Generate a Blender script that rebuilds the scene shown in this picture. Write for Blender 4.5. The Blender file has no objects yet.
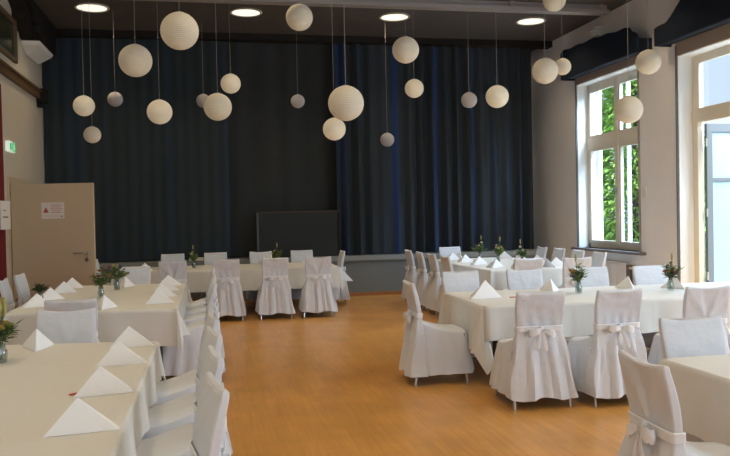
import bpy, math, random
from mathutils import Vector, Matrix
PI = math.pi
R = math.radians
scene = bpy.context.scene
col = scene.collection
rnd = random.Random(7)

# ------------------------------------------------------------------ camera
cam_d = bpy.data.cameras.new('camera')
cam = bpy.data.objects.new('camera', cam_d)
col.objects.link(cam)
cam_d.sensor_width = 36.0
cam_d.lens = 36.0 * 780.0 / 730.0
cam_d.clip_start = 0.05
yaw, pitch, roll = R(11.406), R(-1.056), R(-1.163)
fw = Vector((math.sin(yaw) * math.cos(pitch), math.cos(yaw) * math.cos(pitch), math.sin(pitch)))
rt = fw.cross(Vector((0, 0, 1))).normalized()
up = rt.cross(fw)
rt2 = rt * math.cos(roll) + up * math.sin(roll)
up2 = up * math.cos(roll) - rt * math.sin(roll)
cam.matrix_world = Matrix(((rt2.x, up2.x, -fw.x, 0), (rt2.y, up2.y, -fw.y, 0), (rt2.z, up2.z, -fw.z, 1.6), (0, 0, 0, 1)))
scene.camera = cam

# ------------------------------------------------------------------ exposure, sky, sun, large lights
scene.view_settings.view_transform = 'Standard'
scene.view_settings.look = 'None'
scene.view_settings.gamma = 1
scene.view_settings.use_curve_mapping = False
scene.view_settings.exposure = 0.0

world = bpy.data.worlds.new('overcast_sky')
scene.world = world
world.use_nodes = True
bg = world.node_tree.nodes['Background']
bg.inputs['Color'].default_value = (0.82, 0.92, 1.0, 1)
bg.inputs['Strength'].default_value = 1.15

sun_d = bpy.data.lights.new('sun', 'SUN')
sun_d.energy = 5.0
sun_d.angle = R(3)
sun_d.color = (1.0, 0.95, 0.85)
sun = bpy.data.objects.new('sun', sun_d)
col.objects.link(sun)
sun.rotation_euler = Vector((-0.05, 0.74, -0.67)).to_track_quat('-Z', 'Y').to_euler()

def area_light(name, loc, direction, sx, sy, power, color):
    d = bpy.data.lights.new(name, 'AREA')
    d.shape = 'RECTANGLE'
    d.size, d.size_y, d.energy, d.color = sx, sy, power, color
    o = bpy.data.objects.new(name, d)
    col.objects.link(o)
    o.location = loc
    o.rotation_euler = Vector(direction).to_track_quat('-Z', 'Z').to_euler()
    return o

DAY = (0.70, 0.85, 1.0)
# daylight of the hall's other windows, behind and beside the photographer
area_light('daylight_side_window', (7.05, 5.4, 2.3), (-1, 0, -0.12), 2.2, 3.0, 135, DAY)
area_light('daylight_side_window', (7.05, 1.6, 2.3), (-1, 0, -0.12), 2.2, 3.0, 135, DAY)
area_light('daylight_front_window', (3.9, -3.05, 2.2), (-0.1, 1, -0.05), 2.2, 3.0, 44, DAY)
area_light('daylight_front_window', (0.2, -3.05, 2.2), (0, 1, -0.05), 2.2, 3.0, 44, DAY)

FILL_COL = (0.70, 0.86, 1.0)
# added fill panels high outside the two tall windows, unseen, boosting the sky's daylight
area_light('sky_fill', (9.3, 12.8, 6.4), (-0.72, 0, -0.68), 3.0, 2.4, 1700, FILL_COL)
area_light('sky_fill', (9.3, 9.4, 6.4), (-0.72, 0, -0.68), 3.0, 2.4, 1700, FILL_COL)

LAMP_POWER = 11
LAMP_COL = (1.0, 0.78, 0.50)

# ------------------------------------------------------------------ materials
def new_mat(name):
    m = bpy.data.materials.new(name)
    m.use_nodes = True
    nt = m.node_tree
    return m, nt, nt.nodes['Principled BSDF']

def simple(name, color, rough=0.6, metal=0.0, bump=0.0, bscale=40.0, vary=0.0, vscale=3.0, sheen=0.0, spec=0.5):
    m, nt, b = new_mat(name)
    b.inputs['Base Color'].default_value = (*color, 1)
    b.inputs['Roughness'].default_value = rough
    b.inputs['Metallic'].default_value = metal
    b.inputs['Specular IOR Level'].default_value = spec
    if sheen:
        b.inputs['Sheen Weight'].default_value = sheen
        b.inputs['Sheen Tint'].default_value = (0.15, 0.32, 0.9, 1)
        b.inputs['Sheen Roughness'].default_value = 0.35
    tc = nt.nodes.new('ShaderNodeTexCoord')
    if vary:
        n = nt.nodes.new('ShaderNodeTexNoise')
        n.inputs['Scale'].default_value = vscale
        n.inputs['Detail'].default_value = 3
        nt.links.new(tc.outputs['Object'], n.inputs['Vector'])
        mx = nt.nodes.new('ShaderNodeMix')
        mx.data_type = 'RGBA'
        mx.inputs['A'].default_value = (*[c * (1 - vary) for c in color], 1)
        mx.inputs['B'].default_value = (*[min(1, c * (1 + vary)) for c in color], 1)
        nt.links.new(n.outputs['Fac'], mx.inputs['Factor'])
        nt.links.new(mx.outputs['Result'], b.inputs['Base Color'])
    if bump:
        n2 = nt.nodes.new('ShaderNodeTexNoise')
        n2.inputs['Scale'].default_value = bscale
        n2.inputs['Detail'].default_value = 4
        nt.links.new(tc.outputs['Object'], n2.inputs['Vector'])
        bp = nt.nodes.new('ShaderNodeBump')
        bp.inputs['Strength'].default_value = bump
        bp.inputs['Distance'].default_value = 0.02
        nt.links.new(n2.outputs['Fac'], bp.inputs['Height'])
        nt.links.new(bp.outputs['Normal'], b.inputs['Normal'])
    return m

def emissive(name, color, ecol, strength, rough=0.6):
    m = simple(name, color, rough)
    b = m.node_tree.nodes['Principled BSDF']
    b.inputs['Emission Color'].default_value = (*ecol, 1)
    b.inputs['Emission Strength'].default_value = strength
    return m

def parquet():
    m, nt, b = new_mat('parquet')
    tc = nt.nodes.new('ShaderNodeTexCoord')
    mp = nt.nodes.new('ShaderNodeMapping')
    mp.inputs['Rotation'].default_value = (0, 0, R(90))
    nt.links.new(tc.outputs['Object'], mp.inputs['Vector'])
    br = nt.nodes.new('ShaderNodeTexBrick')
    br.offset = 0.37
    br.inputs['Color1'].default_value = (0.57, 0.275, 0.068, 1)
    br.inputs['Color2'].default_value = (0.63, 0.315, 0.080, 1)
    br.inputs['Mortar'].default_value = (0.51, 0.24, 0.060, 1)
    br.inputs['Scale'].default_value = 1.0
    br.inputs['Mortar Size'].default_value = 0.0025
    br.inputs['Mortar Smooth'].default_value = 0.6
    br.inputs['Bias'].default_value = 0.0
    br.inputs['Brick Width'].default_value = 0.55
    br.inputs['Row Height'].default_value = 0.075
    nt.links.new(mp.outputs['Vector'], br.inputs['Vector'])
    gm = nt.nodes.new('ShaderNodeMapping')
    gm.inputs['Scale'].default_value = (30, 2.0, 1)
    nt.links.new(tc.outputs['Object'], gm.inputs['Vector'])
    n = nt.nodes.new('ShaderNodeTexNoise')
    n.inputs['Scale'].default_value = 1.0
    n.inputs['Detail'].default_value = 4
    nt.links.new(gm.outputs['Vector'], n.inputs['Vector'])
    n2 = nt.nodes.new('ShaderNodeTexNoise')
    n2.inputs['Scale'].default_value = 1.7
    n2.inputs['Detail'].default_value = 3
    nt.links.new(tc.outputs['Object'], n2.inputs['Vector'])
    ad = nt.nodes.new('ShaderNodeMath')
    ad.operation = 'MULTIPLY_ADD'
    ad.inputs[1].default_value = 0.38
    ad.inputs[2].default_value = 0.52
    nt.links.new(n.outputs['Fac'], ad.inputs[0])
    ad2 = nt.nodes.new('ShaderNodeMath')
    ad2.operation = 'MULTIPLY_ADD'
    ad2.inputs[1].default_value = 0.62
    nt.links.new(n2.outputs['Fac'], ad2.inputs[0])
    nt.links.new(ad.outputs[0], ad2.inputs[2])
    mx = nt.nodes.new('ShaderNodeMix')
    mx.data_type = 'RGBA'
    mx.blend_type = 'MULTIPLY'
    mx.inputs['Factor'].default_value = 1.0
    nt.links.new(br.outputs['Color'], mx.inputs['A'])
    nt.links.new(ad2.outputs[0], mx.inputs['B'])
    nt.links.new(mx.outputs['Result'], b.inputs['Base Color'])
    b.inputs['Roughness'].default_value = 0.30
    b.inputs['Specular IOR Level'].default_value = 0.35
    return m

def cloth_mat():
    """white linen with pressed fold lines"""
    m, nt, b = new_mat('table_linen')
    b.inputs['Base Color'].default_value = (0.75, 0.755, 0.73, 1)
    b.inputs['Roughness'].default_value = 0.75
    b.inputs['Specular IOR Level'].default_value = 0.25
    tc = nt.nodes.new('ShaderNodeTexCoord')
    sx = nt.nodes.new('ShaderNodeSeparateXYZ')
    nt.links.new(tc.outputs['Object'], sx.inputs['Vector'])
    prev = None
    for ax, per in (('Y', 0.42), ('X', 0.39)):
        pp = nt.nodes.new('ShaderNodeMath')
        pp.operation = 'PINGPONG'
        pp.inputs[1].default_value = per
        nt.links.new(sx.outputs[ax], pp.inputs[0])
        mr = nt.nodes.new('ShaderNodeMapRange')
        mr.inputs['From Min'].default_value = 0.0
        mr.inputs['From Max'].default_value = 0.045
        mr.inputs['To Min'].default_value = 1.0
        mr.inputs['To Max'].default_value = 0.0
        nt.links.new(pp.outputs[0], mr.inputs['Value'])
        if prev:
            mx = nt.nodes.new('ShaderNodeMath')
            mx.operation = 'ADD'
            nt.links.new(prev, mx.inputs[0])
            nt.links.new(mr.outputs[0], mx.inputs[1])
            prev = mx.outputs[0]
        else:
            prev = mr.outputs[0]
    n = nt.nodes.new('ShaderNodeTexNoise')
    n.inputs['Scale'].default_value = 5
    n.inputs['Detail'].default_value = 3
    nt.links.new(tc.outputs['Object'], n.inputs['Vector'])
    ad = nt.nodes.new('ShaderNodeMath')
    ad.operation = 'ADD'
    nt.links.new(prev, ad.inputs[0])
    nt.links.new(n.outputs['Fac'], ad.inputs[1])
    bp = nt.nodes.new('ShaderNodeBump')
    bp.inputs['Strength'].default_value = 0.16
    bp.inputs['Distance'].default_value = 0.010
    nt.links.new(ad.outputs[0], bp.inputs['Height'])
    nt.links.new(bp.outputs['Normal'], b.inputs['Normal'])
    return m

def glass_mat(name, tint=(0.9, 0.95, 1.0), gloss=0.08):
    m = bpy.data.materials.new(name)
    m.use_nodes = True
    nt = m.node_tree
    nt.nodes.clear()
    out = nt.nodes.new('ShaderNodeOutputMaterial')
    tr = nt.nodes.new('ShaderNodeBsdfTransparent')
    tr.inputs['Color'].default_value = (*tint, 1)
    gl = nt.nodes.new('ShaderNodeBsdfGlossy')
    gl.inputs['Roughness'].default_value = 0.03
    mx = nt.nodes.new('ShaderNodeMixShader')
    mx.inputs['Fac'].default_value = gloss
    nt.links.new(tr.outputs[0], mx.inputs[1])
    nt.links.new(gl.outputs[0], mx.inputs[2])
    nt.links.new(mx.outputs[0], out.inputs['Surface'])
    return m

def paper_mat(name, emit, color=(0.66, 0.61, 0.50)):
    m, nt, b = new_mat(name)
    b.inputs['Base Color'].default_value = (*color, 1)
    b.inputs['Roughness'].default_value = 0.8
    b.inputs['Specular IOR Level'].default_value = 0.2
    tc = nt.nodes.new('ShaderNodeTexCoord')
    sx = nt.nodes.new('ShaderNodeSeparateXYZ')
    nt.links.new(tc.outputs['Object'], sx.inputs['Vector'])
    ms = nt.nodes.new('ShaderNodeMath')
    ms.operation = 'MULTIPLY'
    ms.inputs[1].default_value = 330
    nt.links.new(sx.outputs['Z'], ms.inputs[0])
    sn = nt.nodes.new('ShaderNodeMath')
    sn.operation = 'SINE'
    nt.links.new(ms.outputs[0], sn.inputs[0])
    bp = nt.nodes.new('ShaderNodeBump')
    bp.inputs['Strength'].default_value = 0.3
    bp.inputs['Distance'].default_value = 0.004
    nt.links.new(sn.outputs[0], bp.inputs['Height'])
    nt.links.new(bp.outputs['Normal'], b.inputs['Normal'])
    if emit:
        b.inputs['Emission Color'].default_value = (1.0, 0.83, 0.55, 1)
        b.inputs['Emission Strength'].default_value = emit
    return m

M = {}
M['floor'] = parquet()
M['wall_right'] = simple('plaster_greige', (0.86, 0.86, 0.88), 0.85, bump=0.08, bscale=30, vary=0.03, spec=0.2)
M['wall_left'] = simple('plaster_cream', (0.60, 0.54, 0.44), 0.85, bump=0.08, bscale=30, vary=0.03, spec=0.2)
M['ceiling'] = simple('ceiling_dark', (0.096, 0.086, 0.079), 0.7, bump=0.1, bscale=8, vary=0.15, spec=0.2)
M['beam_dark'] = simple('beam_dark', (0.016, 0.013, 0.012), 0.7, bump=0.15, bscale=15, vary=0.2, spec=0.2)
M['rail'] = simple('rail_grey', (0.38, 0.35, 0.34), 0.45, metal=0.3)
M['wood_rail'] = simple('wood_rail', (0.13, 0.075, 0.03), 0.55, bump=0.2, bscale=25, vary=0.2)
M['navy'] = simple('velvet_navy', (0.034, 0.045, 0.052), 0.9, bump=0.1, bscale=25, vary=0.0, sheen=0.02, spec=0.15)
M['navy_blue'] = simple('velvet_blue_lit', (0.024, 0.036, 0.055), 0.75, bump=0.1, bscale=25, vary=0.0, sheen=0.08, spec=0.2)
def sheen_stripes(m, base, blue, lo, hi, xs):
    """paints blue sheen highlights into the velvet colour as narrow uneven upright stripes"""
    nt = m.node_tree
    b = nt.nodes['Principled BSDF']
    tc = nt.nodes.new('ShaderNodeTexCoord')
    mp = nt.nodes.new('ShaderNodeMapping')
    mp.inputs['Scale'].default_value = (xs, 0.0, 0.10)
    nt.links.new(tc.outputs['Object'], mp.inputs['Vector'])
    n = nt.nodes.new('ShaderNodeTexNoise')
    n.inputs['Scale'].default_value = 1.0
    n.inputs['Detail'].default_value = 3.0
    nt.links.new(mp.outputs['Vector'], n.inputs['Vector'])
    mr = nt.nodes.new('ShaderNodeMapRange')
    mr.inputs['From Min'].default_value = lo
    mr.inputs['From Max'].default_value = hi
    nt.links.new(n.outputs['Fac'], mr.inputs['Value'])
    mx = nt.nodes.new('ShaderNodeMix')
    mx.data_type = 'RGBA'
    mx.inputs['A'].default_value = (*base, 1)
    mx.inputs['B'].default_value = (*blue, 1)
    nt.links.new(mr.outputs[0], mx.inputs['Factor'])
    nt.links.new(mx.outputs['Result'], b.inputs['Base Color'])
sheen_stripes(M['navy_blue'], (0.030, 0.038, 0.047), (0.024, 0.052, 0.16), .54, .70, 5.0)  # blue sheen of the lit folds, painted into the velvet colour
sheen_stripes(M['navy'], (0.033, 0.043, 0.049), (0.029, 0.046, 0.072), .54, .72, 4.0)
M['black'] = simple('molton_black', (0.041, 0.046, 0.048), 0.9, bump=0.1, bscale=25, vary=0.1, spec=0.1)
M['pelmet'] = simple('pelmet_navy', (0.014, 0.020, 0.034), 0.9, bump=0.15, bscale=20, vary=0.15, sheen=0.01, spec=0.15)
M['stage_front'] = simple('stage_grey', (0.17, 0.185, 0.185), 0.7, vary=0.08, vscale=2)
M['stage_top'] = simple('stage_edge', (0.26, 0.28, 0.275), 0.6, vary=0.06)
M['skirting_wood'] = simple('skirting_wood', (0.34, 0.14, 0.045), 0.5, vary=0.1)
M['window_paint'] = simple('window_cream', (0.78, 0.73, 0.62), 0.5, vary=0.03)
M['window_white'] = simple('window_white', (0.85, 0.88, 0.9), 0.5)
M['reveal'] = simple('reveal_white', (0.80, 0.80, 0.78), 0.8, vary=0.03)
M['guide'] = simple('blind_guide', (0.12, 0.125, 0.13), 0.5)
M['guide_light'] = simple('blind_guide_light', (0.36, 0.34, 0.32), 0.5)
M['sill'] = simple('sill_stone', (0.16, 0.15, 0.145), 0.5, vary=0.1)
M['glass'] = glass_mat('window_glass')
M['door_leaf_paint'] = simple('door_grey_blue', (0.11, 0.13, 0.15), 0.5)
M['door_glass'] = simple('door_glass_pale', (0.27, 0.39, 0.47), 0.25, vary=0.05, vscale=1.2)
M['door'] = simple('door_taupe', (0.60, 0.49, 0.34), 0.5, vary=0.03)
M['steel'] = simple('brushed_steel', (0.55, 0.53, 0.5), 0.35, metal=0.9)
M['chrome'] = simple('chair_chrome', (0.62, 0.62, 0.62), 0.25, metal=0.9)
M['radiator'] = simple('radiator_white', (0.78, 0.76, 0.73), 0.4)
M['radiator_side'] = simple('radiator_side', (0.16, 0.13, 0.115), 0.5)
M['plastic'] = simple('white_plastic', (0.8, 0.79, 0.76), 0.4)
M['cover'] = simple('chair_cover', (0.70, 0.735, 0.80), 0.6, bump=0.5, bscale=9, spec=0.3)
M['sash'] = simple('satin_sash', (0.82, 0.84, 0.88), 0.4, bump=0.2, bscale=18, spec=0.4)
M['cloth'] = cloth_mat()
M['napkin'] = simple('napkin', (0.92, 0.94, 0.97), 0.7, bump=0.1, bscale=30, spec=0.25)
M['tabletop'] = simple('tabletop_wood', (0.35, 0.22, 0.12), 0.5, vary=0.1)
M['table_leg'] = simple('table_leg', (0.05, 0.05, 0.055), 0.4, metal=0.5)
M['vase'] = glass_mat('vase_glass', (0.78, 0.84, 0.82), 0.16)
M['water'] = glass_mat('vase_water', (0.75, 0.83, 0.78), 0.05)
M['leaf'] = simple('leaf_green', (0.12, 0.18, 0.05), 0.6, vary=0.35, vscale=40)
M['bud'] = simple('lily_bud', (0.36, 0.32, 0.10), 0.6)
M['leaf_dark'] = simple('leaf_dark', (0.065, 0.11, 0.04), 0.6, vary=0.3, vscale=40)
M['b_yellow'] = simple('bloom_yellow', (0.55, 0.40, 0.10), 0.7, vary=0.2, vscale=60)
M['b_pink'] = simple('bloom_red', (0.34, 0.11, 0.10), 0.7, vary=0.2, vscale=60)
M['b_purple'] = simple('bloom_purple', (0.20, 0.08, 0.22), 0.7, vary=0.2, vscale=60)
M['b_white'] = simple('bloom_white', (0.75, 0.70, 0.52), 0.7, vary=0.1, vscale=60)
M['b_orange'] = simple('bloom_orange', (0.42, 0.22, 0.05), 0.7, vary=0.2, vscale=60)
M['red'] = simple('red_paper', (0.50, 0.09, 0.05), 0.6)
M['red_curtain'] = simple('red_curtain', (0.16, 0.022, 0.022), 0.8, vary=0.1, spec=0.15)
M['paper'] = simple('paper', (0.80, 0.78, 0.72), 0.7)
M['ink'] = simple('ink', (0.06, 0.05, 0.05), 0.7)
M['ink_red'] = simple('ink_red', (0.42, 0.10, 0.09), 0.7)
M['ink_pink'] = simple('ink_pink', (0.66, 0.42, 0.38), 0.7)
M['exit_green'] = emissive('exit_green', (0.03, 0.35, 0.10), (0.05, 0.6, 0.16), 0.55)
M['exit_white'] = emissive('exit_white', (0.8, 0.85, 0.8), (0.85, 1.0, 0.88), 0.45)
M['olive_glass'] = simple('olive_glass', (0.055, 0.055, 0.028), 0.2, vary=0.2, vscale=2)
M['olive_wood'] = simple('olive_wood', (0.15, 0.105, 0.055), 0.5, vary=0.1)
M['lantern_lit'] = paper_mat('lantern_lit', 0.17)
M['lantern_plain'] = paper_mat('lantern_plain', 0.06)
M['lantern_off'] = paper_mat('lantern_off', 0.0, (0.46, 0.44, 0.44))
M['cord'] = simple('cord', (0.34, 0.33, 0.32), 0.6)
M['lamp_rim'] = simple('lamp_rim', (0.5, 0.48, 0.44), 0.4)
M['lamp_face'] = emissive('lamp_face', (0.9, 0.88, 0.8), (1.0, 0.93, 0.74), 1.1)
M['tree_leaf'] = simple('tree_leaf', (0.25, 0.40, 0.075), 0.6, vary=0.45, vscale=1.6)
M['tree_leaf2'] = simple('tree_leaf_dark', (0.12, 0.24, 0.05), 0.6, vary=0.4, vscale=2)
M['bark'] = simple('bark', (0.08, 0.055, 0.04), 0.9, vary=0.2)
M['terrace'] = simple('terrace', (0.42, 0.42, 0.40), 0.9, vary=0.1)
M['brown_trim'] = simple('brown_trim', (0.045, 0.028, 0.019), 0.6)
M['screen_post'] = simple('screen_post', (0.10, 0.10, 0.105), 0.6)

# ------------------------------------------------------------------ geometry helpers
class MB:
    def __init__(s):
        s.v, s.f = [], []
    def add(s, vs, fs):
        b = len(s.v)
        s.v += [tuple(p) for p in vs]
        s.f += [tuple(i + b for i in f) for f in fs]
        return s
    def box(s, x0, x1, y0, y1, z0, z1, mat=None):
        vs = [(x, y, z) for x in (x0, x1) for y in (y0, y1) for z in (z0, z1)]
        if mat:
            vs = [mat @ Vector(p) for p in vs]
        return s.add(vs, [(0, 1, 3, 2), (4, 6, 7, 5), (0, 4, 5, 1), (2, 3, 7, 6), (0, 2, 6, 4), (1, 5, 7, 3)])
    def loft(s, rings, cap0=True, cap1=True, closed=True):
        n = len(rings[0])
        vs = [p for r in rings for p in r]
        fs = []
        for i in range(len(rings) - 1):
            for j in range(n if closed else n - 1):
                k = (j + 1) % n
                fs.append((i * n + j, i * n + k, (i + 1) * n + k, (i + 1) * n + j))
        if cap0:
            fs.append(tuple(range(n - 1, -1, -1)))
        if cap1:
            fs.append(tuple((len(rings) - 1) * n + j for j in range(n)))
        return s.add(vs, fs)
    def tube(s, pts, r, n=8, r1=None):
        pts = [Vector(p) for p in pts]
        rings = []
        for i, p in enumerate(pts):
            d = (pts[min(i + 1, len(pts) - 1)] - pts[max(i - 1, 0)]).normalized()
            a = d.orthogonal().normalized() if abs(d.z) > .99 else d.cross(Vector((0, 0, 1))).normalized()
            if abs(d.z) > .99:
                a = Vector((1, 0, 0))
            b = d.cross(a).normalized()
            rr = r if r1 is None else r + (r1 - r) * i / (len(pts) - 1)
            rings.append([p + a * rr * math.cos(2 * PI * k / n) + b * rr * math.sin(2 * PI * k / n) for k in range(n)])
        return s.loft(rings)
    def lathe(s, prof, n=20, c=(0, 0, 0), cap0=True, cap1=True):
        rings = [[(c[0] + r * math.cos(2 * PI * k / n), c[1] + r * math.sin(2 * PI * k / n), c[2] + z) for k in range(n)] for r, z in prof]
        return s.loft(rings, cap0, cap1)
    def prism(s, poly, a, b, axis):
        """poly = 2D points; extruded a..b along axis"""
        def P(p, t):
            return {'x': (t, p[0], p[1]), 'y': (p[0], t, p[1]), 'z': (p[0], p[1], t)}[axis]
        return s.loft([[P(p, a) for p in poly], [P(p, b) for p in poly]])
    def build(s, name, mat, parent=None, smooth=True, bevel=0.0):
        me = bpy.data.meshes.new(name)
        me.from_pydata(s.v, [], s.f)
        me.validate()
        me.materials.append(mat)
        if smooth:
            me.polygons.foreach_set('use_smooth', [True] * len(me.polygons))
            me.set_sharp_from_angle(angle=R(38))
        o = bpy.data.objects.new(name, me)
        col.objects.link(o)
        if parent:
            o.parent = parent
        if bevel:
            bm = o.modifiers.new('bevel', 'BEVEL')
            bm.width = bevel
            bm.segments = 2
            bm.limit_method = 'ANGLE'
        return o

def fix_normals(o):
    import bmesh
    b = bmesh.new()
    b.from_mesh(o.data)
    bmesh.ops.recalc_face_normals(b, faces=b.faces)
    b.to_mesh(o.data)
    b.free()
    return o

def tag(o, label, cat, group=None):
    o['label'] = label
    o['category'] = cat
    if group:
        o['group'] = group
    return o

def thing(name, label, cat, loc=(0, 0, 0), rz=0.0, group=None):
    o = bpy.data.objects.new(name, None)
    o.empty_display_size = 0.1
    col.objects.link(o)
    o.location = loc
    o.rotation_euler = (0, 0, rz)
    return tag(o, label, cat, group)

def dup(src, label, loc, rz=0.0, group=None, parent=None):
    c = src.copy()
    col.objects.link(c)
    if parent is None:
        c.location = loc
        c.rotation_euler = (0, 0, rz)
        c['label'] = label
        if group:
            c['group'] = group
    else:
        c.parent = parent
    for ch in [k for k in col.objects if k.parent == src]:
        dup(ch, None, None, parent=c)
    return c

def struct(name, mb, mat, parent=None, smooth=False, bevel=0.0):
    o = mb.build(name, mat, parent, smooth, bevel)
    if not parent:
        o['kind'] = 'structure'
    return o

# ------------------------------------------------------------------ the hall
XL, XR, YF, YB, ZC = -2.90, 7.0, -3.2, 16.0, 5.05
struct('floor', MB().box(XL - .3, XR + .5, YF - .2, YB + .2, -0.12, 0), M['floor'])
struct('ceiling', MB().box(XL - .3, XR + .5, YF - .2, YB + .2, ZC, ZC + .25), M['ceiling'])
struct('wall_back', MB().box(XL - .3, XR + .5, YB, YB + .2, 0, ZC), M['wall_right'])
struct('wall_left', MB().box(XL - .3, XL, YF, YB, 0, ZC), M['wall_left'])

W1 = (11.72, 13.90, 0.87, 3.98)      # y0, y1, z0, z1 of the openings in the right wall
W2 = (8.15, 10.63, 0.0, 3.88)
WS = [(0.5, 2.7, 0.87, 3.98), (4.3, 6.5, 0.87, 3.98)]
mb = MB()
edges = sorted(WS + [W2, W1])
y = YF
for (y0, y1, z0, z1) in edges:
    mb.box(XR, XR + .42, y, y0, 0, ZC)
    if z0 > 0:
        mb.box(XR, XR + .42, y0, y1, 0, z0)
    mb.box(XR, XR + .42, y0, y1, z1, ZC)
    y = y1
mb.box(XR, XR + .42, y, YB, 0, ZC)
struct('wall_right', mb, M['wall_right'])
mb = MB()
FW = [(-0.9, 1.3), (2.8, 5.0)]
x = XL
for x0, x1 in FW:
    mb.box(x, x0, YF - .2, YF, 0, ZC).box(x0, x1, YF - .2, YF, 0, .7).box(x0, x1, YF - .2, YF, 3.7, ZC)
    x = x1
mb.box(x, XR, YF - .2, YF, 0, ZC)
struct('wall_front', mb, M['wall_left'])
# skirtings
struct('baseboard_right', MB().box(XR - .02, XR, W1[0] - 1.0, YB, 0, .09), M['window_paint'])
struct('baseboard_left', MB().box(XL, XL + .02, YF, 12.3, 0, .09), M['wood_rail'])

# ceiling: cross beams, light track
for i, yy in enumerate((15.05,)):
    struct('trim_%d' % (i + 1), MB().box(XL, XR, yy - .12, yy + .12, ZC - .12, ZC), M['beam_dark'])
tr = thing('lighting_rail', 'long pale grey metal rail crossing the dark ceiling in front of the downlights', 'rail', (0, 12.2, ZC))
MB().box(-2.6, 6.72, -.09, .09, -.16, -.10).box(-2.6, 6.72, -.012, .012, -.10, -.0).build('rail_profile', M['rail'], tr, False)
for xx in (-2.2, 0.2, 2.6, 5.0, 6.6):
    MB().box(xx - .04, xx + .04, -.05, .05, -.10, 0).build('bracket', M['rail'], tr, False)

# ---- windows in the right wall
def window(name, w, xin, sill=True, full=True):
    y0, y1, z0, z1 = w
    root = bpy.data.objects.new(name, None)
    col.objects.link(root)
    root['kind'] = 'structure'
    xf = XR + xin
    tz = z0 + (z1 - z0) * 0.635 if full else 0
    ym = (y0 + y1) / 2 - 0.02
    # white plaster reveal lining
    MB().box(XR + .004, XR + .42, y1 - .012, y1 + .0, z0, z1).box(XR + .004, XR + .42, y0, y0 + .012, z0, z1).box(XR + .004, XR + .42, y0, y1, z1 - .012, z1).build('reveal', M['reveal'], root, False)
    t = .07
    fr = MB()
    fr.box(xf, xf + .07, y0, y0 + t, z0, z1).box(xf, xf + .07, y1 - t, y1, z0, z1)
    fr.box(xf, xf + .07, y0, y1, z1 - .12, z1).box(xf, xf + .07, y0, y1, z0, z0 + .09)
    fr.box(xf - .02, xf + .08, y0, y1, tz - .10, tz + .10)
    fr.build('window_frame', M['window_paint'], root, False)
    MB().box(xf - .03, xf + .06, ym - .05, ym + .05, z0 + .05, z1 - .05).build('mullion', M['window_paint'], root, False)
    for (a, b) in ((y0 + t, ym - .05), (ym + .05, y1 - t)):
        for (c, d) in ((z0 + .09, tz - .10), (tz + .10, z1 - .12)):
            s = MB()
            k = .05
            s.box(xf - .008, xf + .05, a, a + k, c, d).box(xf - .008, xf + .05, b - k, b, c, d).box(xf - .008, xf + .05, a + k, b - k, c, c + k).box(xf - .008, xf + .05, a + k, b - k, d - k, d)
            sh = s.build('sash', M['window_paint'], root, False)
            MB().box(xf + .02, xf + .026, a + k, b - k, c + k, d - k).build('pane', M['glass'], sh, False)
    # outer casement of the double window, white
    xo = xf + .19
    s = MB()
    for (a, b) in ((y0, y0 + .10), (ym - .03, ym + .03), (y1 - .10, y1)):
        s.box(xo, xo + .05, a, b, z0, z1)
    s.box(xo, xo + .05, y0, y1, tz - .07, tz + .07)
    s.build('outer_frame', M['window_white'], root, False)
    # handle
    MB().box(xf - .05, xf - .03, ym - .012, ym + .012, 1.85, 1.97).build('handle', M['steel'], root, False)
    return root

w1 = window('window_1', W1, 0.22)
for i, w in enumerate(WS):
    pass
s = MB().box(XR - .09, XR + .24, W1[0] - .17, W1[1] + .16, W1[2] - .045, W1[2])
struct('trim_3', s, M['sill'], bevel=.008)
# french door window
root = bpy.data.objects.new('window_2', None)
col.objects.link(root)
root['kind'] = 'structure'
y0, y1, z0, z1 = W2
xf = XR + .24
MB().box(XR + .004, XR + .42, y1 - .012, y1, z0, z1).box(XR + .004, XR + .42, y0, y0 + .012, z0, z1).box(XR + .004, XR + .42, y0, y1, z1 - .012, z1).build('reveal', M['reveal'], root, False)
fr = MB()
fr.box(xf, xf + .08, y0, y0 + .13, z0, z1).box(xf, xf + .08, y1 - .13, y1, z0, z1).box(xf + .001, xf + .079, y0 + .13, y1 - .13, z1 - .08, z1)
fr.box(xf - .02, xf + .09, y0 + .014, y1 - .014, 2.86, 3.02)
fr.build('window_frame', M['window_paint'], root, False)
s = MB()
a, b, c, d, k = y0 + .13, y1 - .13, 3.02, z1 - .08, .055
s.box(xf - .01, xf + .05, a, a + k, c, d).box(xf - .01, xf + .05, b - k, b, c, d).box(xf - .01, xf + .05, a + k, b - k, c, c + k).box(xf - .01, xf + .05, a + k, b - k, d - k, d)
sh = s.build('sash', M['window_paint'], root, False)
MB().box(xf + .02, xf + .026, a + k, b - k, c + k, d - k).build('pane', M['glass'], sh, False)
MB().box(xf - .02, xf + .12, y0 + .13, y1 - .13, 0, .03).build('threshold', M['sill'], root, False)
# the open leaf swings outwards on the far jamb
dl = bpy.data.objects.new('door_2', None)
col.objects.link(dl)
dl['kind'] = 'structure'
dl.location = (xf + .09, y1 - .16, 0)
dl.rotation_euler = (0, 0, R(3))
W = 1.02
s = MB()
s.box(0, .10, -.05, 0, .03, 2.84).box(W - .1, W, -.05, 0, .03, 2.84).box(.1, W - .1, -.05, 0, .03, .22).box(.1, W - .1, -.05, 0, 2.72, 2.84).box(.1, W - .1, -.05, 0, 1.98, 2.03)
s.build('leaf_frame', M['door_leaf_paint'], dl, False)
MB().box(.1, W - .1, -.03, -.02, .22, 1.98).box(.1, W - .1, -.03, -.02, 2.03, 2.72).build('pane', M['door_glass'], dl, False)
for zz in (.5, 1.45, 2.5):
    MB().tube([(-.008, -.05, zz), (-.008, -.05, zz + .12)], .014, 8).build('hinge', M['steel'], dl)
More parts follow.
